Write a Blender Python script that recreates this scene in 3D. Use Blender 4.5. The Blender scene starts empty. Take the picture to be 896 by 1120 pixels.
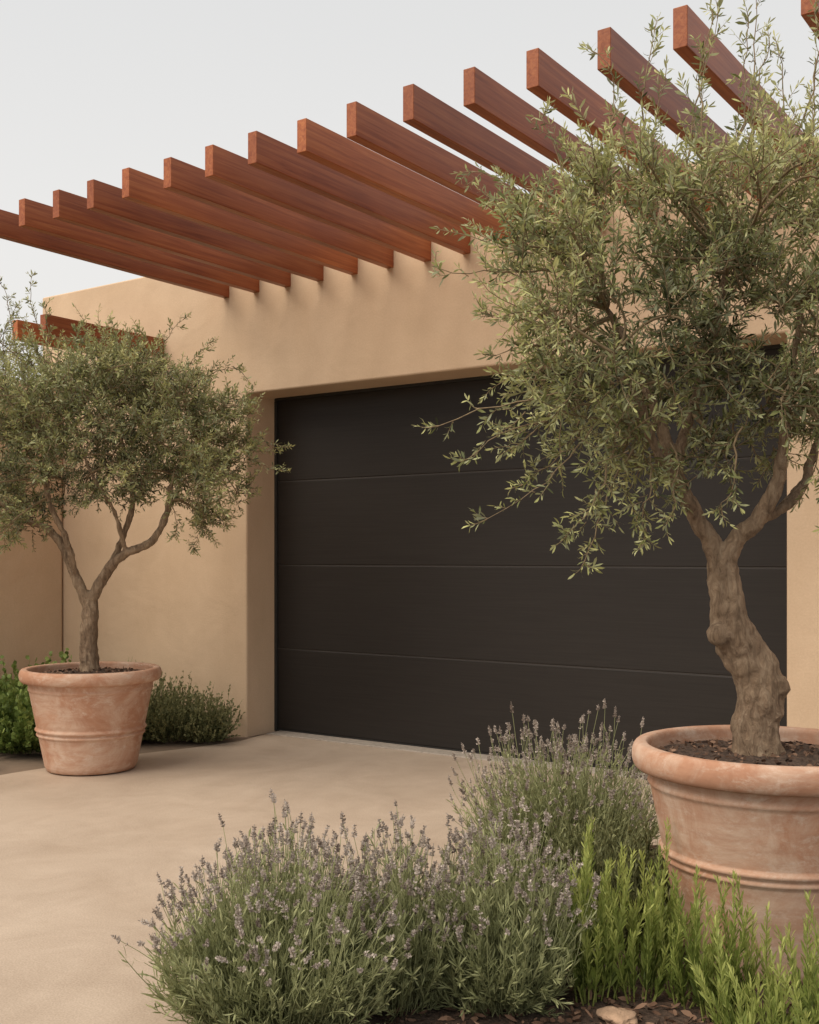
import bpy, math, random
import numpy as np
from mathutils import Vector
rng=np.random.default_rng(11); random.seed(7)
scene=bpy.context.scene
COL=scene.collection
scene.view_settings.view_transform='Standard'; scene.view_settings.look='None'; scene.view_settings.exposure=0

TH=math.radians(34.84); CH=1.26
AF=np.array([-math.sin(TH),math.cos(TH),0.0]); AR=np.array([math.cos(TH),math.sin(TH),0.0]); AZ=np.array([0,0,1.0])
def site(r,f,z=0.0): return AR*r+AF*f+AZ*z     # ground axes rotated to the approach path

# ---------------------------------------------------------------- mesh builder
class MB:
    def __init__(s): s.v=[];s.t=[];s.m=[];s.a=[];s.n=0
    def add(s,v,t,mat,shade):
        v=np.asarray(v,float).reshape(-1,3); t=np.asarray(t,int).reshape(-1,3)
        s.v.append(v); s.t.append(t+s.n); s.m.append(np.full(len(t),mat,int))
        sh=np.asarray(shade,float)
        s.a.append(np.full(len(v),float(sh)) if sh.ndim==0 else sh); s.n+=len(v)
    def obj(s,name,mats,parent=None,smooth=False):
        v=np.concatenate(s.v);t=np.concatenate(s.t);m=np.concatenate(s.m);a=np.concatenate(s.a)
        me=bpy.data.meshes.new(name)
        me.vertices.add(len(v)); me.vertices.foreach_set('co',v.ravel())
        me.loops.add(len(t)*3); me.loops.foreach_set('vertex_index',t.ravel().astype(np.int32))
        me.polygons.add(len(t)); me.polygons.foreach_set('loop_start',(np.arange(len(t))*3).astype(np.int32))
        me.polygons.foreach_set('loop_total',np.full(len(t),3,np.int32))
        me.polygons.foreach_set('material_index',m.astype(np.int32))
        if smooth: me.polygons.foreach_set('use_smooth',np.ones(len(t),bool))
        at=me.attributes.new('shade','FLOAT','POINT'); at.data.foreach_set('value',a.astype(np.float32))
        me.update(calc_edges=True); me.validate()
        for x in mats: me.materials.append(x)
        o=bpy.data.objects.new(name,me); COL.objects.link(o)
        if parent: o.parent=parent
        return o
def nrm(a): 
    a=np.asarray(a,float); return a/np.maximum(np.linalg.norm(a,axis=-1,keepdims=True),1e-9)
def tube(mb,path,rad,sides=4,mat=0,shade=.5,caps=False):
    P=np.asarray(path,float); k=len(P); rad=np.broadcast_to(rad,(k,))
    T=np.gradient(P,axis=0); T=nrm(T)
    ref=np.array([0.31,0.17,0.93]) if abs(T[0]@np.array([0.31,0.17,0.93]))<.9 else np.array([1,0,0.])
    u=nrm(np.cross(T[0],ref)); U=[u]
    for i in range(1,k):
        u=u-T[i]*(u@T[i]); u=nrm(u); U.append(u)
    U=np.array(U); W=np.cross(T,U)
    an=np.arange(sides)*2*math.pi/sides
    V=(P[:,None,:]+rad[:,None,None]*(np.cos(an)[None,:,None]*U[:,None,:]+np.sin(an)[None,:,None]*W[:,None,:])).reshape(-1,3)
    i=np.arange(k-1)[:,None]*sides; j=np.arange(sides)[None,:]; j2=(j+1)%sides
    a=(i+j).ravel();b=(i+j2).ravel();c=(i+sides+j2).ravel();d=(i+sides+j).ravel()
    t=np.concatenate([np.stack([a,b,c],1),np.stack([a,c,d],1)])
    if caps:
        V=np.concatenate([V,P[:1]-T[:1]*rad[0]*.3,P[-1:]+T[-1:]*rad[-1]*.5]); n=k*sides
        jj=np.arange(sides); 
        t=np.concatenate([t,np.stack([np.full(sides,n),(jj+1)%sides,jj],1),np.stack([np.full(sides,n+1),(k-1)*sides+jj,(k-1)*sides+(jj+1)%sides],1)])
    mb.add(V,t,mat,shade)
LT=np.array([[0,2,1],[1,2,4],[1,4,3],[3,4,5]])
def leaves(mb,P,D,L,W,shade,mat=0,bend=.12):
    P=np.asarray(P,float); n=len(P)
    if n==0: return
    D=nrm(D); N=nrm(np.cross(D,rng.normal(size=(n,3)))); S=np.cross(D,N)
    L=np.broadcast_to(L,(n,))[:,None]; W=np.broadcast_to(W,(n,))[:,None]*.5
    b=bend*L*N*rng.uniform(-1,1.4,(n,1))
    V=np.stack([P,P+D*L*.33+S*W*.85+b*.6,P+D*L*.33-S*W*.85+b*.6,P+D*L*.7+S*W+b*.5,P+D*L*.7-S*W+b*.5,P+D*L-b*.4],1).reshape(-1,3)
    T=(LT[None]+np.arange(n)[:,None,None]*6).reshape(-1,3)
    mb.add(V,T,mat,np.repeat(np.broadcast_to(shade,(n,)),6))
def bez(p,n):
    p=[np.asarray(q,float) for q in p]; t=np.linspace(0,1,n)[:,None]
    if len(p)==2: return p[0]*(1-t)+p[1]*t
    if len(p)==3: return p[0]*(1-t)**2+2*p[1]*t*(1-t)+p[2]*t*t
    return p[0]*(1-t)**3+3*p[1]*t*(1-t)**2+3*p[2]*t*t*(1-t)+p[3]*t**3
def smooth_path(pts,n=6):
    P=np.asarray(pts,float); P=np.vstack([2*P[0]-P[1],P,2*P[-1]-P[-2]]); out=[]
    for i in range(1,len(P)-2):
        for t in np.linspace(0,1,n,endpoint=False):
            out.append(.5*((2*P[i])+(-P[i-1]+P[i+1])*t+(2*P[i-1]-5*P[i]+4*P[i+1]-P[i+2])*t*t+(-P[i-1]+3*P[i]-3*P[i+1]+P[i+2])*t**3))
    out.append(P[-2]); return np.array(out)

# ---------------------------------------------------------------- materials
def mat(name):
    m=bpy.data.materials.new(name); m.use_nodes=True; nt=m.node_tree
    b=nt.nodes['Principled BSDF']; return m,nt,b
def noise(nt,vec,scale,detail=4,rough=.55,dist=0):
    n=nt.nodes.new('ShaderNodeTexNoise'); n.inputs['Scale'].default_value=scale; n.inputs['Detail'].default_value=detail
    n.inputs['Roughness'].default_value=rough; n.inputs['Distortion'].default_value=dist
    if vec is not None: nt.links.new(vec,n.inputs['Vector'])
    return n.outputs['Fac']
def ramp(nt,fac,stops):
    r=nt.nodes.new('ShaderNodeValToRGB'); e=r.color_ramp.elements
    while len(e)<len(stops): e.new(.5)
    for i,(p,c) in enumerate(stops): e[i].position=p; e[i].color=(*c,1)
    nt.links.new(fac,r.inputs[0]); return r.outputs[0]
def mix(nt,f,a,b,mode='MIX'):
    m=nt.nodes.new('ShaderNodeMix'); m.data_type='RGBA'; m.blend_type=mode
    for s,i in ((f,0),(a,6),(b,7)):
        if hasattr(s,'node'): nt.links.new(s,m.inputs[i])
        elif i==0: m.inputs[0].default_value=s
        else: m.inputs[i].default_value=(*s,1)
    return m.outputs[2]
def coord(nt,kind='Object',scale=None):
    t=nt.nodes.new('ShaderNodeTexCoord'); o=t.outputs[kind]
    if scale is not None:
        mp=nt.nodes.new('ShaderNodeMapping'); mp.inputs['Scale'].default_value=scale; nt.links.new(o,mp.inputs[0]); o=mp.outputs[0]
    return o
def bump(nt,b,h,strength,dist):
    n=nt.nodes.new('ShaderNodeBump'); n.inputs['Strength'].default_value=strength; n.inputs['Distance'].default_value=dist
    nt.links.new(h,n.inputs['Height'])
    if b.inputs['Normal'].links: nt.links.new(b.inputs['Normal'].links[0].from_socket,n.inputs['Normal'])
    nt.links.new(n.outputs[0],b.inputs['Normal'])

def stucco():
    m,nt,b=mat('stucco'); c=coord(nt)
    c1=ramp(nt,noise(nt,c,1.1,6,.6,.4),[(.3,(.57,.415,.277)),(.7,(.655,.49,.34))])
    c2=mix(nt,.35,c1,ramp(nt,noise(nt,coord(nt,'Object',(1,1,.35)),3.2,5,.6),[(.3,(.52,.372,.245)),(.7,(.70,.53,.375))]))
    c3=mix(nt,.10,c2,ramp(nt,noise(nt,c,90,3),[(.3,(.35,.24,.14)),(.7,(.8,.6,.4))]))
    nt.links.new(c3,b.inputs['Base Color']); b.inputs['Roughness'].default_value=.9
    b.inputs['Specular IOR Level'].default_value=.2
    bump(nt,b,noise(nt,c,2.6,3,.5,.3),.45,.03); bump(nt,b,noise(nt,c,70,4,.6),.25,.004)
    return m
def wood():
    m,nt,b=mat('stained_wood'); c=coord(nt)
    oi=nt.nodes.new('ShaderNodeObjectInfo'); add=nt.nodes.new('ShaderNodeVectorMath'); add.operation='ADD'
    sc=nt.nodes.new('ShaderNodeMath'); sc.operation='MULTIPLY'; sc.inputs[1].default_value=37; nt.links.new(oi.outputs['Random'],sc.inputs[0])
    cb=nt.nodes.new('ShaderNodeCombineXYZ')
    for i in range(3): nt.links.new(sc.outputs[0],cb.inputs[i])
    nt.links.new(c,add.inputs[0]); nt.links.new(cb.outputs[0],add.inputs[1])
    mp=nt.nodes.new('ShaderNodeMapping'); mp.inputs['Scale'].default_value=(24,.8,24); nt.links.new(add.outputs[0],mp.inputs[0])
    g=noise(nt,mp.outputs[0],2.2,6,.6,.8)
    col=ramp(nt,g,[(.25,(.21,.052,.019)),(.5,(.335,.102,.039)),(.75,(.45,.168,.064))])
    tint=ramp(nt,oi.outputs['Random'],[(0,(.76,.73,.74)),(.6,(1.0,.98,.95)),(1,(1.2,1.22,1.1))])
    col=mix(nt,1.0,col,tint,'MULTIPLY')
    blot=ramp(nt,noise(nt,add.outputs[0],1.4,3,.5),[(.3,(.80,.76,.76)),(.7,(1.15,1.15,1.1))])
    col=mix(nt,1.0,col,blot,'MULTIPLY')
    nt.links.new(col,b.inputs['Base Color']); b.inputs['Roughness'].default_value=.4; b.inputs['Specular IOR Level'].default_value=.3
    bump(nt,b,g,.2,.003); return m
def door_mat():
    m,nt,b=mat('dark_door_paint'); c=coord(nt,'Object',(.6,1,30))
    col=ramp(nt,noise(nt,c,4,5,.6),[(.3,(.019,.0155,.0132)),(.7,(.027,.0225,.0195))])
    nt.links.new(col,b.inputs['Base Color']); b.inputs['Roughness'].default_value=.5; b.inputs['Specular IOR Level'].default_value=.3
    bump(nt,b,noise(nt,c,12,4),.06,.002); return m
def simple(name,col,rough=.8,sc=30,var=.3,bs=.3,bd=.003):
    m,nt,b=mat(name); c=coord(nt); a=np.array(col)
    nt.links.new(ramp(nt,noise(nt,c,sc,5),[(.3,tuple(a*(1-var))),(.7,tuple(a*(1+var)))]),b.inputs['Base Color'])
    b.inputs['Roughness'].default_value=rough; bump(nt,b,noise(nt,c,sc*1.5,4),bs,bd); return m
def terracotta():
    m,nt,b=mat('terracotta'); c=coord(nt)
    base=ramp(nt,noise(nt,c,4.5,6,.65,.5),[(.3,(.41,.21,.13)),(.7,(.53,.30,.195))])
    patina=ramp(nt,noise(nt,c,3.9,8,.74,.9),[(.42,(0,0,0)),(.62,(.9,.9,.9))])
    col=mix(nt,patina,base,(.60,.435,.33))
    streak=ramp(nt,noise(nt,coord(nt,'Object',(1,1,5.5)),6.5,6,.7),[(.48,(0,0,0)),(.8,(.6,.6,.6))])
    col=mix(nt,streak,col,(.37,.18,.11))
    ch=ramp(nt,noise(nt,coord(nt,'Object',(1,1,2)),9,8,.8,.3),[(.52,(0,0,0)),(.71,(.75,.75,.75))])
    col=mix(nt,ch,col,(.68,.56,.46))
    nt.links.new(col,b.inputs['Base Color']); b.inputs['Roughness'].default_value=.9; b.inputs['Specular IOR Level'].default_value=.2
    bump(nt,b,noise(nt,c,9,4),.35,.012); bump(nt,b,noise(nt,c,110,3),.25,.002); return m
def bark():
    m,nt,b=mat('olive_bark'); c=coord(nt); cs=coord(nt,'Object',(1,1,.35))
    g=noise(nt,cs,38,8,.75,.8)
    col=ramp(nt,g,[(.36,(.13,.08,.046)),(.5,(.36,.245,.155)),(.64,(.60,.445,.305))])
    col=mix(nt,.35,col,ramp(nt,noise(nt,c,7,4),[(.35,(.21,.135,.08)),(.65,(.48,.345,.22))]))
    nt.links.new(col,b.inputs['Base Color']); b.inputs['Roughness'].default_value=.9
    bump(nt,b,g,1.0,.035); return m
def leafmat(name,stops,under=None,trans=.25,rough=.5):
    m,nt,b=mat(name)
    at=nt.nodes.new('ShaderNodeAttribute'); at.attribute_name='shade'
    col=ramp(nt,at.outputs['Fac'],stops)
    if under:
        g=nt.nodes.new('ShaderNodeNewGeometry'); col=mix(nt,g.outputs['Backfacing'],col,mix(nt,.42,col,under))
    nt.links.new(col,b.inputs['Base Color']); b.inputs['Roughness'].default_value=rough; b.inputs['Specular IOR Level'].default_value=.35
    if trans>0:
        tr=nt.nodes.new('ShaderNodeBsdfTranslucent'); nt.links.new(col,tr.inputs[0])
        ms=nt.nodes.new('ShaderNodeMixShader'); ms.inputs[0].default_value=trans
        nt.links.new(b.outputs[0],ms.inputs[1]); nt.links.new(tr.outputs[0],ms.inputs[2])
        nt.links.new(ms.outputs[0],nt.nodes['Material Output'].inputs[0])
    return m
M_ST=stucco(); M_W=wood(); M_D=door_mat(); M_T=terracotta(); M_B=bark()
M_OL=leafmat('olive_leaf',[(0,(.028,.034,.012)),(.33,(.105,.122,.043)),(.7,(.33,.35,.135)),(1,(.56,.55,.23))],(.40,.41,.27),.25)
M_TW=simple('twig',(.24,.175,.10),.9,40,.3,.1)
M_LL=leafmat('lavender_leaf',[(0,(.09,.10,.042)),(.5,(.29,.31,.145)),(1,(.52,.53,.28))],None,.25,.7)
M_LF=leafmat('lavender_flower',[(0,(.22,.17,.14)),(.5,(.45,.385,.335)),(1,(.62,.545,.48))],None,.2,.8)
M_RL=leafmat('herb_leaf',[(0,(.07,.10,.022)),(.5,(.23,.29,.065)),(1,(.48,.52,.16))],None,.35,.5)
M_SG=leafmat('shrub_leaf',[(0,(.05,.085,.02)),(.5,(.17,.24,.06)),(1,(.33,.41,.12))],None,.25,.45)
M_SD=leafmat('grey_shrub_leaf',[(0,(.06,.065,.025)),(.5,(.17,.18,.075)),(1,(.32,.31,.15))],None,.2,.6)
M_CH=leafmat('mulch_chip',[(0,(.04,.022,.015)),(.5,(.15,.085,.053)),(1,(.34,.21,.14))],None,0,.9)
M_SOIL=simple('soil',(.08,.05,.034),.95,60,.5,.9,.02)
def concrete():
    m,nt,b=mat('driveway_concrete'); c=coord(nt)
    c1=ramp(nt,noise(nt,c,.7,7,.62,.6),[(.3,(.40,.31,.232)),(.7,(.50,.405,.315))])
    c2=mix(nt,.5,c1,ramp(nt,noise(nt,c,2.6,8,.72,.8),[(.3,(.32,.24,.175)),(.7,(.55,.445,.35))]))
    st=ramp(nt,noise(nt,coord(nt,'Object',(1,.35,1)),1.7,6,.7,1.2),[(.48,(0,0,0)),(.75,(.4,.4,.4))])
    c2=mix(nt,st,c2,(.29,.21,.15))
    c3=mix(nt,.18,c2,ramp(nt,noise(nt,c,160,2),[(.35,(.2,.145,.11)),(.65,(.7,.57,.45))]))
    nt.links.new(c3,b.inputs['Base Color']); 
    nt.links.new(ramp(nt,noise(nt,c,2,4),[(.3,(.45,)*3),(.7,(.75,)*3)]),b.inputs['Roughness']); b.inputs['Specular IOR Level'].default_value=.35
    bump(nt,b,noise(nt,c,130,4),.2,.003); bump(nt,b,noise(nt,c,3,3),.2,.01); return m
M_CONC=concrete()
M_GND=simple('earth',(.18,.13,.09),.95,3,.3,.5,.02)
M_ROCK=simple('rock',(.38,.25,.165),.9,14,.35,.6,.02)
M_SEAL=simple('rubber_seal',(.02,.018,.016),.7,30,.2)
M_GAP=simple('door_seam_highlight',(.055,.046,.040),.6,30,.1)  # paler than the panels: seam highlight put into the gap colour
M_GREY=simple('threshold_concrete',(.36,.31,.26),.85,40,.2)

# ---------------------------------------------------------------- helpers
def empty(name,loc,label,cat,group=None):
    e=bpy.data.objects.new(name,None); COL.objects.link(e); e.location=loc; e.empty_display_size=.1
    e['label']=label; e['category']=cat
    if group: e['group']=group
    return e
def pyobj(name,v,f,m,parent=None,bevel=0,seg=2,smooth=False):
    me=bpy.data.meshes.new(name); me.from_pydata([tuple(x) for x in v],[],f); me.update()
    me.materials.append(m); o=bpy.data.objects.new(name,me); COL.objects.link(o)
    if parent: o.parent=parent
    if smooth: me.polygons.foreach_set('use_smooth',np.ones(len(me.polygons),bool))
    if bevel:
        b=o.modifiers.new('b','BEVEL'); b.width=bevel; b.segments=seg; b.limit_method='ANGLE'; b.angle_limit=math.radians(30)
        me.polygons.foreach_set('use_smooth',np.ones(len(me.polygons),bool))
        w=o.modifiers.new('w','WEIGHTED_NORMAL')
    return o
def box(name,x0,x1,y0,y1,z0,z1,m,parent=None,bevel=0,seg=2,off=(0,0,0)):
    v=[(x-off[0],y-off[1],z-off[2]) for z in (z0,z1) for x,y in ((x0,y0),(x1,y0),(x1,y1),(x0,y1))]
    f=[(0,3,2,1),(4,5,6,7),(0,1,5,4),(1,2,6,5),(2,3,7,6),(3,0,4,7)]
    return pyobj(name,v,f,m,parent,bevel,seg)
def sheet(name,pts,z,m,kind='structure'):
    o=pyobj(name,[(x,y,z) for x,y in pts],[tuple(range(len(pts)))],m); o['kind']=kind; return o

# ---------------------------------------------------------------- ground
sheet('ground',[(-400,-400),(400,-400),(400,400),(-400,400)],0,M_GND)
sheet('driveway',[(-5.55,-8),(6,-8),(6,6.3),(-5.42,6.3),(-5.30,5.6),(-5.36,5.25),(-5.5,4.8),(-5.6,4.0)],.006,M_CONC)
def curve_pts(): 
    P=smooth_path([(-1.80,-3),(-1.85,1),(-2.02,1.9),(-2.2,2.6),(-2.27,3.4),(-2.15,4.2),(-1.7,4.7),(-.8,4.85),(3,4.9)],8)
    return [tuple(p) for p in P]+[(3,-3)]
sheet('planting_bed',curve_pts()[::-1],.014,M_SOIL)

# ---------------------------------------------------------------- garage building
YW=5.767; YD=6.074; XL=-5.40; XR=-1.679; ZT=2.40; XE=-7.66
bld=empty('garage_building',(-3.5,YW,0),'tan stucco garage building with wide dark door','garage')
off=(-3.5,YW,0)
prof=[(XE,-.1),(XL,-.1),(XL,ZT),(XR,ZT),(XR,-.1),(4,-.1),(4,3.37),(XE,3.37)]
n=len(prof); v=[(x-off[0],0,z) for x,z in prof]+[(x-off[0],.5,z) for x,z in prof]
f=[tuple(range(n)),tuple(range(2*n-1,n-1,-1))]+[(i+n,(i+1)%n+n,(i+1)%n,i) for i in range(n)]
wl=pyobj('wall',v,f,M_ST,bld,.014,4)
box('rear_volume',XE+.02,3.98,YW+.505,12,0,3.2,M_ST,bld,.04,3,off)
door=bpy.data.objects.new('garage_door',None); COL.objects.link(door); door.parent=bld
ph=ZT/4
for i in range(4):
    box('door_panel',XL-.04,XR+.04,YD,YD+.045,i*ph+.004+(0.018 if i==0 else 0),(i+1)*ph-.0015,M_D,door,.006,3,off)
box('door_backing',XL-.04,XR+.04,YD+.005,YD+.1,0.01,ZT+.03,M_GAP,door,0,1,off)
box('door_seal',XL-.02,XR+.02,YD-.006,YD+.03,.007,.02,M_SEAL,door,0,1,off)
box('door_frame',XL-.01,XL+.018,YD-.02,YD-.001,.007,ZT-.02,M_SEAL,door,.003,2,off)
box('door_frame',XL-.01,XR+.01,YD-.02,YD-.001,ZT-.018,ZT+.01,M_SEAL,door,.003,2,off)
box('threshold',XL+.05,XR-.05,YD-.16,YD-.01,.0,.014,M_GREY,bld,.004,2,off)
yard=box('garden_wall',-7.70,-7.38,1.2,YW-.004,-.1,2.62,M_ST,None,.03,4)
yard['label']='lower tan stucco garden wall meeting the garage at a corner'; yard['category']='wall'

# ---------------------------------------------------------------- pergolas
def pergola(x_list,y0,y1,z0,z1,w,label):
    e=empty('pergola',(x_list[0],y1,z0),label,'pergola')
    me=None
    for i,x in enumerate(x_list):
        if me is None:
            o=box('beam',-w/2,w/2,y0-y1,.035,0,z1-z0,M_W,e,.003,2); me=o; o.location=(x-x_list[0],0,0)
        else:
            o=me.copy(); COL.objects.link(o); o.parent=e; o.location=(x-x_list[0],0,0)
            o.location.z=random.uniform(-.003,.003); o.location.y=random.uniform(-.012,.012)
            o.rotation_euler.z=random.uniform(-.0025,.0025)
    return e
xs=[-3.592+.286*k for k in range(-7,0)]+[-3.592+.2985*k for k in range(0,8)]+[-1.05,-.72,-.36]
pergola(xs,3.87,YW,3.095,3.245,.055,'reddish stained timber pergola beams projecting from garage wall')
pergola([-6.26-.30*k for k in range(2)],4.72,YW,2.74,2.875,.06,'short lower pergola of reddish beams over side wall')

# ---------------------------------------------------------------- pots
def lathe(name,prof,m,parent,seg=96,wob=.0):
    v=[];f=[];k=len(prof)
    for i in range(seg):
        a=2*math.pi*i/seg
        for j,(r,z) in enumerate(prof):
            rr=r*(1+wob*math.sin(2*a+1)+wob*.5*math.sin(3*a+z*5)); v.append((rr*math.cos(a),rr*math.sin(a),z))
    for i in range(seg):
        for j in range(k-1):
            a=i*k+j;b=((i+1)%seg)*k+j; f.append((a,b,b+1,a+1))
    return pyobj(name,v,f,m,parent,smooth=True)
def pot(loc,rr,h,label,band,tb=.665):
    e=empty('terracotta_pot',loc,label,'plant pot','terracotta pots holding olive trees')
    rb=rr*tb
    def rad(t): return rb+(rr*.925-rb)*t
    P=[(0,.004),(rb*.9,.004),(rb*.98,.008),(rb,.02)]
    for t in np.linspace(.05,.885,90):
        d=0
        for c,wd,am in band:
            if abs(t-c)<wd: d=max(d,am*(1-((t-c)/wd)**2)**.5)
        P.append((rad(t)+d,t*h))
    P+= [(rr*.86,.885*h),(rr*.84,h*.80),(rr*.8,h*.6)]
    lathe('pot_body',P,M_T,e,96,.006)
    R=[(rr*.84,h*.86),(rr*.925,h*.87)]
    for a in np.linspace(-70,90,12):
        R.append((rr*.95+rr*.05*math.cos(math.radians(a)),h*.935+h*.062*math.sin(math.radians(a))))
    for a in np.linspace(90,180,6): R.append((rr*.905+rr*.03*math.cos(math.radians(a)),h*.967+h*.03*math.sin(math.radians(a))))
    R+=[(rr*.87,h*.93),(rr*.86,h*.87)]
    lathe('pot_rim',R,M_T,e,96,.006)
    mb=MB(); k=26; g=60; V=[];T=[]
    for i in range(k):
        for j in range(g):
            r=rr*.862*i/(k-1); a=2*math.pi*j/g
            V.append((r*math.cos(a),r*math.sin(a),h*.925+.03*(1-i/(k-1))+random.uniform(-.004,.004)))
    for i in range(k-1):
        for j in range(g):
            a=i*g+j;b=i*g+(j+1)%g;c=b+g;d=a+g; T+=[(a,d,c),(a,c,b)]
    mb.add(V,T,0,.3)
    nn=500; a=rng.uniform(0,6.28,nn); r=rr*.84*np.sqrt(rng.uniform(0,1,nn))
    leaves(mb,np.stack([r*np.cos(a),r*np.sin(a),np.full(nn,h*.925)+.03*(1-r/rr/.86)+.004],1),rng.normal(size=(nn,3))*[1,1,.3],rng.uniform(.012,.03,nn),rng.uniform(.006,.014,nn),rng.uniform(0,1,nn),1)
    mb.obj('potting_soil',[M_SOIL,M_CH],e)
    return e
PL=site(-.2843*6.63,6.63); PR=site(.3219*3.5,3.5)
pot((*PL[:2],.006),.407,.60,'weathered terracotta pot with olive tree on driveway',[(.41,.018,.012),(.36,.016,.010),(.80,.012,.005)],.635)
pot((*PR[:2],.012),.42,.665,'large terracotta pot with rolled rim among lavender',[(.50,.016,.011),(.462,.012,.009),(.81,.012,.007)],.63)

# ---------------------------------------------------------------- olive trees
def olive(base,z0,label,limbs,envs,sprays,nclump,ntw,s,u0,dr,twl,leafL,leafW,noise_s,vox,core=.26,farg=.30,jit=.03,nd=.31):
    """limbs: lists of (x,z,depth,radius) metres relative to the trunk axis"""
    e=empty('olive_tree',(*base[:2],z0),label,'olive tree','potted olive trees')
    def W(r,f,z): return AR*r+AF*f+AZ*(z-z0)
    tb=MB(); pts=[]
    for L in limbs:
        S=smooth_path(L,6); P=np.array([W(a[0],a[2],a[1]) for a in S]); R=np.maximum(S[:,3],.006)
        tube(tb,P,R,14,0,.5,True); pts.append(np.column_stack([P,R]))
    allp=np.concatenate(pts[1:])
    tr=tb.obj('trunk',[M_B],e,True)
    rm=tr.modifiers.new('r','REMESH'); rm.mode='VOXEL'; rm.voxel_size=vox; rm.use_smooth_shade=True
    tx=bpy.data.textures.new('gnarl','CLOUDS'); tx.noise_scale=noise_s; tx.noise_depth=3
    dm=tr.modifiers.new('d','DISPLACE'); dm.texture=tx; dm.strength=noise_s*.46; dm.mid_level=.5
    mb=MB(); LP=[];LD=[];LL=[];LS=[]
    def twig(p,d,length,lc=1.0,sh=.5,up=.25,rad=.0026):
        k=6; d=nrm(d); P=[p]; c=rng.normal(size=3)*.18
        for i in range(k-1):
            d=nrm(d+c*.5+AZ*up*.25+rng.normal(size=3)*.09); P.append(P[-1]+d*length/(k-1))
        P=np.array(P); tube(mb,P,np.linspace(rad,rad*.35,k),3,1,.5)
        nn=max(4,int(length/(leafL*nd)*lc)); t=np.linspace(.12,1,nn)+rng.normal(size=nn)*.015; t=np.clip(t,.05,1)
        idx=t*(k-1); i0=np.minimum(idx.astype(int),k-2); fr=(idx-i0)[:,None]
        Q=P[i0]*(1-fr)+P[i0+1]*fr; D=nrm(P[i0+1]-P[i0])
        ref=nrm(np.cross(D,rng.normal(size=3))); ref2=np.cross(D,ref)
        ph=np.arange(nn)*math.pi/2+rng.uniform(0,3); side=ref*np.cos(ph)[:,None]+ref2*np.sin(ph)[:,None]
        ls=rng.uniform(.75,1.2)
        for sg in (1,-1):
            LP.append(Q); LD.append(D*rng.uniform(.4,1.4,(nn,1))+sg*side+rng.normal(size=(nn,3))*.32)
            taper=(1-.45*np.abs(t-.45)*1.4)
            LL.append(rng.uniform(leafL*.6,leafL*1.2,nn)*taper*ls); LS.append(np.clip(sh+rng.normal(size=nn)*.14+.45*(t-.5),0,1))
        LP.append(P[-1:]);LD.append(D[-1:]);LL.append(np.array([leafL*.8]));LS.append(np.array([min(1,sh+.2)]))
    w=np.array([x[-1] for x in envs],float); w/=w.sum()
    cc=sum(np.array(W(x[0],0,x[1]))*wi for x,wi in zip(envs,w))
    ext=max(x[2] for x in envs)*1.5
    # spread clump centres evenly: best-candidate sampling inside the crown ellipsoids
    cs=[]
    quota=np.round(w*nclump).astype(int)
    for ei,x in enumerate(envs):
        for _ in range(quota[ei]):
            best=None;bd=-1
            for _t in range(6):
                q=nrm(rng.normal(size=3))*rng.uniform(.12,1)**(1/2.4)
                c=W(x[0]+q[0]*x[2],q[1]*dr,x[1]+q[2]*x[3])
                dmin=min([np.linalg.norm(c-o) for o in cs]) if cs else 9
                if dmin>bd: bd=dmin;best=c
            cs.append(best)
    for c in cs:
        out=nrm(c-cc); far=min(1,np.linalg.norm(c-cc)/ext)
        dd=np.linalg.norm(allp[:,:3]-c-np.array([0,0,.12]),axis=1); j=dd.argmin(); a=allp[j,:3]
        mid=(a+c)/2+rng.normal(size=3)*.06+np.array([0,0,.05])
        br=bez([a,mid,c],9); tube(mb,br,np.linspace(min(allp[j,3]*.6,.008),.0032,9),5,1,.3)
        sh=np.clip(core+farg*far+.20*out[2]+rng.normal()*.12,.0,.85)  # inner shade painted into leaf colour: darker core, lighter outer and upper clumps
        big=rng.uniform(.7,1.3)
        for ti in range(int(ntw*rng.uniform(.7,1.25))):
            p=br[rng.integers(5,9)]+rng.normal(size=3)*jit
            d=out*.6+nrm(rng.normal(size=3))*.8+AZ*.35
            twig(p,d,rng.uniform(*twl)*big,sh=sh+rng.normal()*.08)
    for p3,l in sprays:
        P3=[W(a,c_,b_) for a,b_,c_ in p3]; path=bez(P3,12)
        wv=rng.normal(size=(12,3))*.012; wv=np.cumsum(wv,0)*.6; wv-=np.linspace(0,1,12)[:,None]*wv[-1]; path=path+wv
        tube(mb,path,np.linspace(.0038,.0012,12),4,1,.4)
        for i in range(1,12):
            for r_ in range(l):
                T=nrm(path[min(i,11)]-path[i-1])
                twig(path[i]+rng.normal(size=3)*.005,T*.9+nrm(rng.normal(size=3))*.75,rng.uniform(twl[0]*.4,twl[1]*.5)*(1.2-.065*i),sh=.60+rng.normal()*.12,up=.3,rad=.0016,lc=.9)
        twig(path[-1],path[-1]-path[-2],twl[1]*.25,sh=.75)
    LPa=np.concatenate(LP);LDa=np.concatenate(LD);LLa=np.concatenate(LL);LSa=np.clip(np.concatenate(LS),0,1)
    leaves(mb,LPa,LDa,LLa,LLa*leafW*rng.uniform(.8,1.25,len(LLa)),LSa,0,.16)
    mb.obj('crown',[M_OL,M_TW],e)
    print(label,len(LPa),'leaves')
    return e
def conv(s,u0,rows): return [((u-u0)*s,CH-(v-609)*s,f,r) for u,v,f,r in rows]
def cenv(s,u0,rows): return [((u-u0)*s,CH-(v-609)*s,a*s,b*s,w) for u,v,a,b,w in rows]
def cspr(s,u0,rows): return [([((u-u0)*s,CH-(v-609)*s,f) for u,v,f in p],l) for p,l in rows]
s=.00286;u0=842
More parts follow.
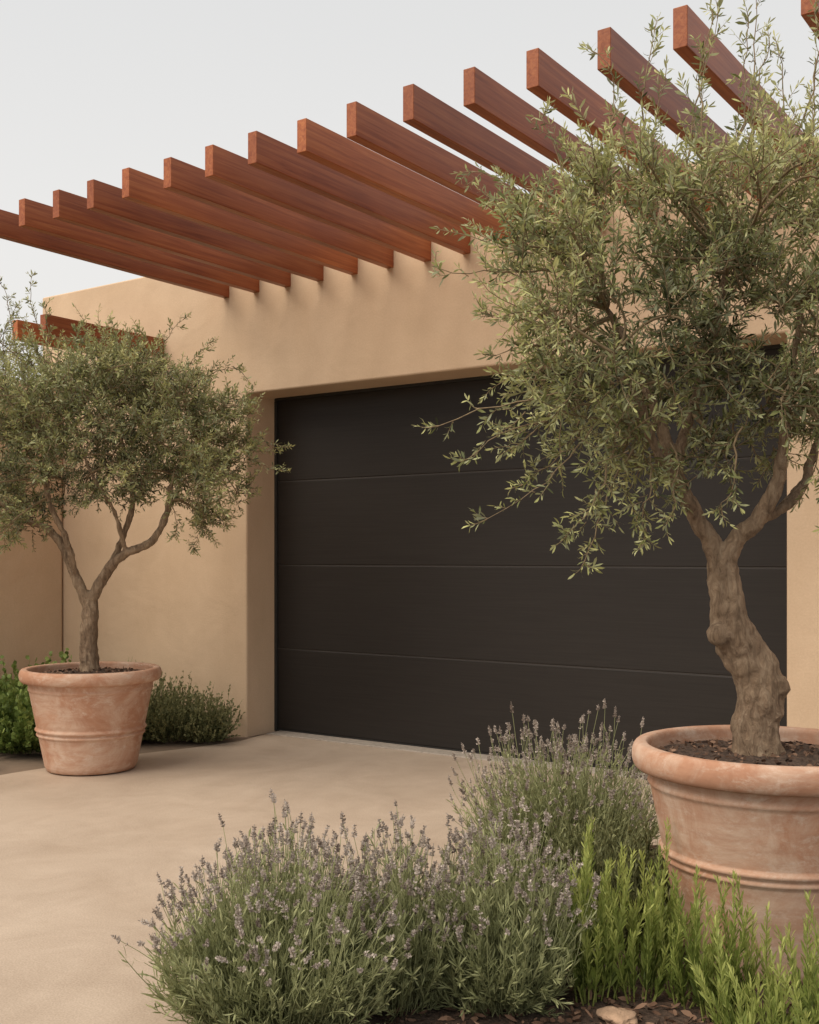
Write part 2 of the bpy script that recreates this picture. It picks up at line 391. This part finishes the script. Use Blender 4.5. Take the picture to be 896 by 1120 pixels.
limbs=[conv(s,u0,[(832,858,0,.098),(831,832,0,.086),(826,800,0,.072),(832,768,0,.070),(828,735,0.01,.073),(808,705,0.01,.070),(797,672,0,.058),(794,640,0,.050),(788,618,0,.044),(787,608,0,.036)]),
 conv(s,u0,[(789,622,0,.036),(776,588,.0,.028),(757,555,.0,.024),(738,505,.02,.021),(722,455,.04,.018),(700,390,.06,.014),(670,330,.1,.01)]),
 conv(s,u0,[(789,622,0,.036),(803,592,-.02,.029),(826,566,-.04,.026),(842,535,-.06,.022),(850,485,-.06,.018),(855,420,-.08,.014),(865,340,-.1,.009)]),
 conv(s,u0,[(824,568,-.04,.021),(856,556,.0,.018),(882,532,.05,.016),(900,500,.1,.013),(915,450,.12,.01)]),
 conv(s,u0,[(768,574,0,.018),(742,545,-.06,.016),(712,500,-.1,.014),(690,450,-.14,.012),(660,400,-.2,.009)]),
 conv(s,u0,[(740,510,.02,.016),(758,450,.03,.014),(780,380,.04,.012),(800,280,.02,.01)]),
 conv(s,u0,[(790,692,-.02,.045),(778,698,-.03,.034)]),conv(s,u0,[(845,745,-.02,.04),(852,758,-.03,.03)]),conv(s,u0,[(800,830,-.05,.04),(790,852,-.06,.035)])]
envs=cenv(s,u0,[(720,350,110,105,.24),(850,335,110,115,.26),(800,235,130,60,.13),(895,440,65,60,.09),(610,300,65,60,.08),(640,420,65,55,.08),(930,280,60,110,.06),(755,455,95,50,.10),(685,220,70,50,.06),(690,490,45,35,.03)])
spr=cspr(s,u0,[
 ([(670,420,-.1),(580,440,-.2),(478,476,-.25)],1),([(650,440,-.1),(590,470,-.15),(508,508,-.2)],1),
 ([(660,450,-.1),(610,520,-.15),(528,570,-.2)],1),([(670,470,-.1),(645,545,-.2),(612,585,-.2)],2),
 ([(690,490,0),(655,555,-.1),(632,612,-.15)],2),([(700,500,-.1),(695,550,-.2),(690,590,-.22)],2),
 ([(660,450,.1),(620,490,.1),(580,525,.1)],2),([(640,430,0),(600,455,0),(560,490,0)],2),
 ([(720,490,-.15),(725,530,-.2),(715,570,-.2)],1),([(870,490,-.2),(885,530,-.25),(880,575,-.25)],1),([(790,470,-.2),(770,520,-.25),(765,560,-.25)],1),
 ([(630,300,-.1),(560,320,-.2),(480,312,-.2)],1),([(620,250,0),(570,200,0),(520,188,0)],1),
 ([(640,270,0),(580,250,-.1),(535,228,-.1)],2),([(610,340,0),(570,355,-.1),(530,350,-.1)],2),
 ([(640,250,0),(610,180,0),(595,125,0)],1),([(680,220,0),(690,115,0),(655,60,0)],1),([(700,230,0),(700,110,0),(716,35,0)],1),
 ([(740,220,0),(770,100,0),(785,20,0)],1),([(800,200,.1),(850,80,.1),(838,-20,.1)],1),([(850,200,-.1),(890,90,-.1),(880,20,-.1)],1),
 ([(760,210,-.2),(745,120,-.2),(760,60,-.2)],1),([(820,210,-.1),(810,130,-.1),(830,70,-.1)],1),([(880,210,0),(905,120,0),(900,60,0)],1),
 ([(710,240,.1),(660,170,.1),(675,120,.1)],1),([(780,220,.1),(730,160,.1),(700,150,.1)],1),([(830,220,.1),(780,150,.1),(770,120,.1)],1),
 ([(730,220,.1),(720,130,.1),(735,75,.1)],1),([(860,220,.05),(865,120,.05),(858,50,.05)],1),([(790,210,-.1),(800,120,-.1),(808,45,-.1)],1),
 ([(660,240,-.1),(620,205,-.1),(575,225,-.1)],2),([(600,380,0),(570,385,-.1),(540,395,-.1)],1)])
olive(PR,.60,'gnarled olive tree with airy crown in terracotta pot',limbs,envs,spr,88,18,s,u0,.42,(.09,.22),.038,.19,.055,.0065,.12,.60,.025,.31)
s=.00542;u0=100
limbs=[conv(s,u0,[(98,756,0,.072),(98,738,0,.060),(97,700,0,.052),(99,668,0,.049),(97,655,0,.042)]),
 conv(s,u0,[(97,662,0,.036),(83,632,0,.030),(66,598,.05,.026),(45,577,.08,.021),(15,566,.1,.016),(-15,540,.1,.01)]),
 conv(s,u0,[(97,660,0,.037),(118,624,0,.031),(140,605,-.05,.027),(168,592,-.05,.023),(185,560,-.05,.018),(192,520,-.05,.012),(215,480,0,.008)]),
 conv(s,u0,[(118,624,0,.022),(128,592,.1,.019),(140,545,.12,.017),(130,490,.1,.012),(120,430,.1,.008)]),
 conv(s,u0,[(83,632,0,.021),(78,590,-.1,.017),(60,545,-.12,.014),(55,480,-.1,.01)]),
 conv(s,u0,[(140,605,-.05,.015),(132,560,-.15,.013),(110,520,-.2,.010),(90,460,-.2,.008)])]
envs=cenv(s,u0,[(40,460,92,70,.21),(190,475,85,72,.22),(115,458,125,68,.25),(228,525,38,50,.09),(0,520,60,75,.12),(105,520,95,34,.13),(10,400,50,30,.03),(140,410,80,22,.03)])
spr=cspr(s,u0,[([(210,430,0),(240,390,0),(268,412,0)],1),([(240,470,0),(280,480,0),(310,489,0)],1),([(250,500,-.1),(285,505,-.1),(310,516,-.1)],1),
 ([(160,420,0),(175,370,0),(200,350,0)],1),([(140,420,0),(130,390,0),(150,362,0)],1),([(50,400,.1),(30,340,.1),(28,300,.1)],1),([(20,400,0),(15,350,0),(0,310,0)],1),([(60,400,0),(50,360,0),(50,335,0)],1),
 ([(90,410,-.1),(80,385,-.1),(92,365,-.1)],1),([(20,420,-.2),(10,380,-.2),(30,345,-.2)],2),([(185,420,0),(205,385,0),(230,375,0)],1),
 ([(230,440,0),(250,430,0),(275,440,0)],1),([(220,540,0),(225,575,0),(212,598,0)],2),([(10,550,0),(0,575,0),(5,595,0)],1),([(180,530,0),(200,565,-.1),(195,585,-.1)],1),([(240,530,0),(250,555,0),(248,575,0)],1)])
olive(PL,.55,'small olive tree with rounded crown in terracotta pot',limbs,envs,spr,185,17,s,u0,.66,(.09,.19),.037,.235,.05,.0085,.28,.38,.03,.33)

# ---------------------------------------------------------------- lavender & herbs
def clump(name,loc,R,H,nf,nv,label,cat,flower=True,mats=None,leafLW=(.038,.0042),lps=30,group=None,sh0=.48,messy=.0,low=.55):
    mb=MB(); LP=[];LD=[];LL=[];LS=[];LW=[]; FP=[];FD=[];FL=[];FS=[]
    lob=rng.uniform(0,6.28,3); am=rng.uniform(.04,.10,3)+messy
    for i in range(nf+nv):
        fl=i<nf; a=rng.uniform(0,6.283); t=math.sqrt(rng.uniform(0,1)); 
        lump=1+am[0]*math.sin(2*a+lob[0])*t+am[1]*math.sin(3*a+lob[1])*t+am[2]*.6*math.sin(5*a+lob[2]+3*t)
        hh=H*lump*math.sqrt(max(.05,1-.72*t*t))*(rng.uniform(.76,1.05) if fl else rng.uniform(low,.90))
        rr_=R*lump*t*(1 if fl else .95)*rng.uniform(.82,1.14); ca,sa=math.cos(a),math.sin(a)
        if not fl and rng.uniform()<.35: hh*=rng.uniform(.3,.8); rr_=R*lump*rng.uniform(.6,1.02)
        p0=np.array([ca*R*.5*t,sa*R*.5*t,0]); p1=np.array([ca*rr_*.78,sa*rr_*.78,hh*.5])+rng.normal(size=3)*.028; p2=np.array([ca*rr_,sa*rr_,hh])+rng.normal(size=3)*.026
        P=bez([p0,p1,p2],8); tube(mb,P,np.linspace(.0020,.0010,8),3,0,.75)
        n_=lps if not fl else int(lps*.5); tt=rng.uniform(.18,(.74 if fl else 1.0),n_)
        ix=tt*7; i0=np.minimum(ix.astype(int),6); fr=(ix-i0)[:,None]; Q=P[i0]*(1-fr)+P[i0+1]*fr; D=nrm(P[i0+1]-P[i0])
        LP.append(Q);LD.append(D+nrm(rng.normal(size=(n_,3)))*.75+AZ*.2);LL.append(rng.uniform(.6,1.15,n_)*leafLW[0]);LW.append(np.full(n_,leafLW[1]))
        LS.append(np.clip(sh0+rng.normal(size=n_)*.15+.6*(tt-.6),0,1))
        if fl and flower:
            T=nrm(P[-1]-P[-2]+rng.normal(size=3)*.012); L=rng.uniform(.018,.046); q=int(L/.0065); fs=rng.normal()*.2+.5
            for j in range(q+(1 if rng.uniform()<.4 else 0)):
                c=P[-1]+T*(j*.0065) if j<q else P[-1]-T*.022
                m_=6; aa=rng.uniform(0,6.28)+np.arange(m_)*6.283/m_
                U=nrm(np.cross(T,[.3,.9,.1])); V=np.cross(T,U); o=U*np.cos(aa)[:,None]+V*np.sin(aa)[:,None]
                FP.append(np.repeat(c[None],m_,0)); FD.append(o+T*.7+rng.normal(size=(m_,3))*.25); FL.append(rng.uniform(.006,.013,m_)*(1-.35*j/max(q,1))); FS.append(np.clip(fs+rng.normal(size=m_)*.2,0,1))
            tube(mb,np.array([P[-1],P[-1]+T*L]),[.0012,.0012],3,1,.4)
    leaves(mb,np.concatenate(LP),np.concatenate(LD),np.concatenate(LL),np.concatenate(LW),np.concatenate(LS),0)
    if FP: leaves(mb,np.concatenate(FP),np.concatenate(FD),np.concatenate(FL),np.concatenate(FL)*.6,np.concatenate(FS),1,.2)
    o=mb.obj(name,mats); o.location=(loc[0],loc[1],.014); o['label']=label; o['category']=cat
    if group: o['group']=group
    return o
def uf(u,f): return site((u-448)/1224*f,f)
LV=[M_LL,M_LF]
G='lavender clumps in the planting bed'
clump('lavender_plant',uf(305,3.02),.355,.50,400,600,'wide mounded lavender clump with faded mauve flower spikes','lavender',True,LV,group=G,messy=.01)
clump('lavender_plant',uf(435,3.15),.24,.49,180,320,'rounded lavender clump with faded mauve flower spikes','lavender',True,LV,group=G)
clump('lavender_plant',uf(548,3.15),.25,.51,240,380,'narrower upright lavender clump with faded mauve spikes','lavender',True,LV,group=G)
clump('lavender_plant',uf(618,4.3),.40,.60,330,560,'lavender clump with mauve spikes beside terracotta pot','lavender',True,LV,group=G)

def herb(loc,R,H,n,label):
    mb=MB();LP=[];LD=[];LL=[];LS=[]
    for i in range(n):
        a=rng.uniform(0,6.283);t=math.sqrt(rng.uniform(0,1)); h=H*rng.uniform(.5,1.15)*(1-.25*t*t); ca,sa=math.cos(a),math.sin(a)
        p0=np.array([ca*R*.6*t,sa*R*.6*t,0]);p2=np.array([ca*R*t*1.15,sa*R*t*1.15,h])+rng.normal(size=3)*.03; p1=np.array([ca*R*t*1.05,sa*R*t*1.05,h*.4])+rng.normal(size=3)*.012
        P=bez([p0,p1,p2],8); tube(mb,P,np.linspace(.003,.0014,8),4,0,.8)
        nn=int(h/.0115); tt=np.linspace(.12,1,nn); ix=tt*7;i0=np.minimum(ix.astype(int),6);fr=(ix-i0)[:,None];Q=P[i0]*(1-fr)+P[i0+1]*fr;D=nrm(P[i0+1]-P[i0])
        ref=nrm(np.cross(D,[.9,.2,.1]));r2=np.cross(D,ref); sp=rng.normal()*.13
        for k in range(3):
            ph=np.arange(nn)*2.4+k*2.09; sd=ref*np.cos(ph)[:,None]+r2*np.sin(ph)[:,None]
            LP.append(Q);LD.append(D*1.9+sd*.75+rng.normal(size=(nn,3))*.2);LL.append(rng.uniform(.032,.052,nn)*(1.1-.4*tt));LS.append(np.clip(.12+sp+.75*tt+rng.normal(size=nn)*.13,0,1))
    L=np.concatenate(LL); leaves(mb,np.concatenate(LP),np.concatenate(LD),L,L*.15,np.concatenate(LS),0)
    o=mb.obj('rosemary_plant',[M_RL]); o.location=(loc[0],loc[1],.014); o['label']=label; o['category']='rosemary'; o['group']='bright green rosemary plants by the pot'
for u,d,R,H,n in ((650,3.14,.10,.42,15),(695,3.16,.10,.38,14),(740,3.12,.10,.35,13),(785,3.02,.10,.35,12),(826,2.80,.11,.29,12),(885,2.85,.12,.35,16),(930,2.6,.13,.34,14),(862,2.58,.10,.25,11),(715,3.32,.11,.38,13),(820,3.0,.10,.33,11),(645,3.34,.10,.44,12)):
    herb(uf(u,d),R,H,n,'bright green upright rosemary shoots in mulched bed')
SG_='low shrubs along the wall'
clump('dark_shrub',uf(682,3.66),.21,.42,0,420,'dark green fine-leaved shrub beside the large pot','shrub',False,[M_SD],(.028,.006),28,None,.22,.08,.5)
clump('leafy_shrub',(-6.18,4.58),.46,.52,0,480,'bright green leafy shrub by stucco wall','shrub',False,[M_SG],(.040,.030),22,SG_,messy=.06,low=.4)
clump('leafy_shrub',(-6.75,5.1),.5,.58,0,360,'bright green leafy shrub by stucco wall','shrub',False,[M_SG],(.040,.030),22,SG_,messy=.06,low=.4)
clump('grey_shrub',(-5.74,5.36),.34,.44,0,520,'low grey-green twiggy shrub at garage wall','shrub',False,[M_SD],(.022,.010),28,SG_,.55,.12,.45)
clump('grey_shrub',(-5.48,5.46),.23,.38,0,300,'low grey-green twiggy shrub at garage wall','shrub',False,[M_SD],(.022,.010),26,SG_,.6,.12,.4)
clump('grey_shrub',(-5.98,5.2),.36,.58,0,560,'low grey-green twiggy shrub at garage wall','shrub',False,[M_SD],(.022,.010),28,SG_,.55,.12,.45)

# mulch
mb=MB(); n_=15000; x=rng.uniform(-2.34,.4,n_); y=rng.uniform(1.2,4.6,n_)
edge=np.interp(y,[1,1.9,2.6,3.4,4.2,4.7],[-1.85,-2.02,-2.2,-2.27,-2.15,-1.7]); k=x>edge-.01; x=x[k];y=y[k];n_=len(x)
leaves(mb,np.stack([x,y,rng.uniform(.016,.03,n_)],1),rng.normal(size=(n_,3))*[1,1,.35],rng.uniform(.012,.045,n_),rng.uniform(.006,.016,n_),np.clip(rng.normal(size=n_)*.25+.45,0,1),0,.1)
mu=mb.obj('bark_mulch',[M_CH]); mu['kind']='stuff'
def rock(loc,sx,label):
    import bmesh
    bm=bmesh.new(); bmesh.ops.create_icosphere(bm,subdivisions=4,radius=1)
    sd=rng.uniform(0,10,3)
    from mathutils import noise as mn
    for v in bm.verts:
        d=mn.noise(Vector(v.co*1.3+Vector(sd)))*.45+mn.noise(Vector(v.co*4+Vector(sd)))*.08
        v.co*=1+d; v.co.z*=.5; v.co*=sx
    me=bpy.data.meshes.new('rock'); bm.to_mesh(me); bm.free(); me.materials.append(M_ROCK)
    o=bpy.data.objects.new('rock',me); COL.objects.link(o); o.location=(loc[0],loc[1],.014+sx*.2); o['label']=label; o['category']='rock'
rock(uf(676,2.995),.05,'pale tan rock lying on bark mulch')

# ---------------------------------------------------------------- light
w=bpy.data.worlds.new('World'); scene.world=w; w.use_nodes=True; nt=w.node_tree
bg=nt.nodes['Background']; sky=nt.nodes.new('ShaderNodeTexSky'); sky.sky_type='NISHITA'; sky.sun_disc=False
el,az=math.radians(54),math.radians(208)
sky.sun_elevation=el; sky.sun_rotation=az
mul=mix(nt,1.0,sky.outputs[0],(.08,.08,.08),'MULTIPLY')
tc=nt.nodes.new('ShaderNodeTexCoord'); sp=nt.nodes.new('ShaderNodeSeparateXYZ'); nt.links.new(tc.outputs['Generated'],sp.inputs[0])
cl=ramp(nt,sp.outputs[2],[(0,(.92,.88,.83)),(.25,(.89,.875,.85)),(.5,(.79,.79,.785)),(1,(.72,.73,.74))])
nt.links.new(mix(nt,.93,mul,cl),bg.inputs[0]); bg.inputs[1].default_value=1.0
sl=bpy.data.lights.new('sun','SUN'); sl.energy=3.5; sl.angle=math.radians(54); sl.color=(1,.89,.75)
so=bpy.data.objects.new('sun',sl); COL.objects.link(so)
dv=Vector((math.sin(az)*math.cos(el),math.cos(az)*math.cos(el),math.sin(el)))
so.rotation_euler=dv.to_track_quat('Z','Y').to_euler()
cd=bpy.data.cameras.new('camera'); co=bpy.data.objects.new('camera',cd); COL.objects.link(co); scene.camera=co
co.location=(0,0,CH); co.rotation_euler=(math.pi/2,0,TH); cd.sensor_fit='HORIZONTAL'; cd.sensor_width=36; cd.lens=49.18
cd.shift_y=49/896; cd.clip_end=2000; cd.clip_start=.05
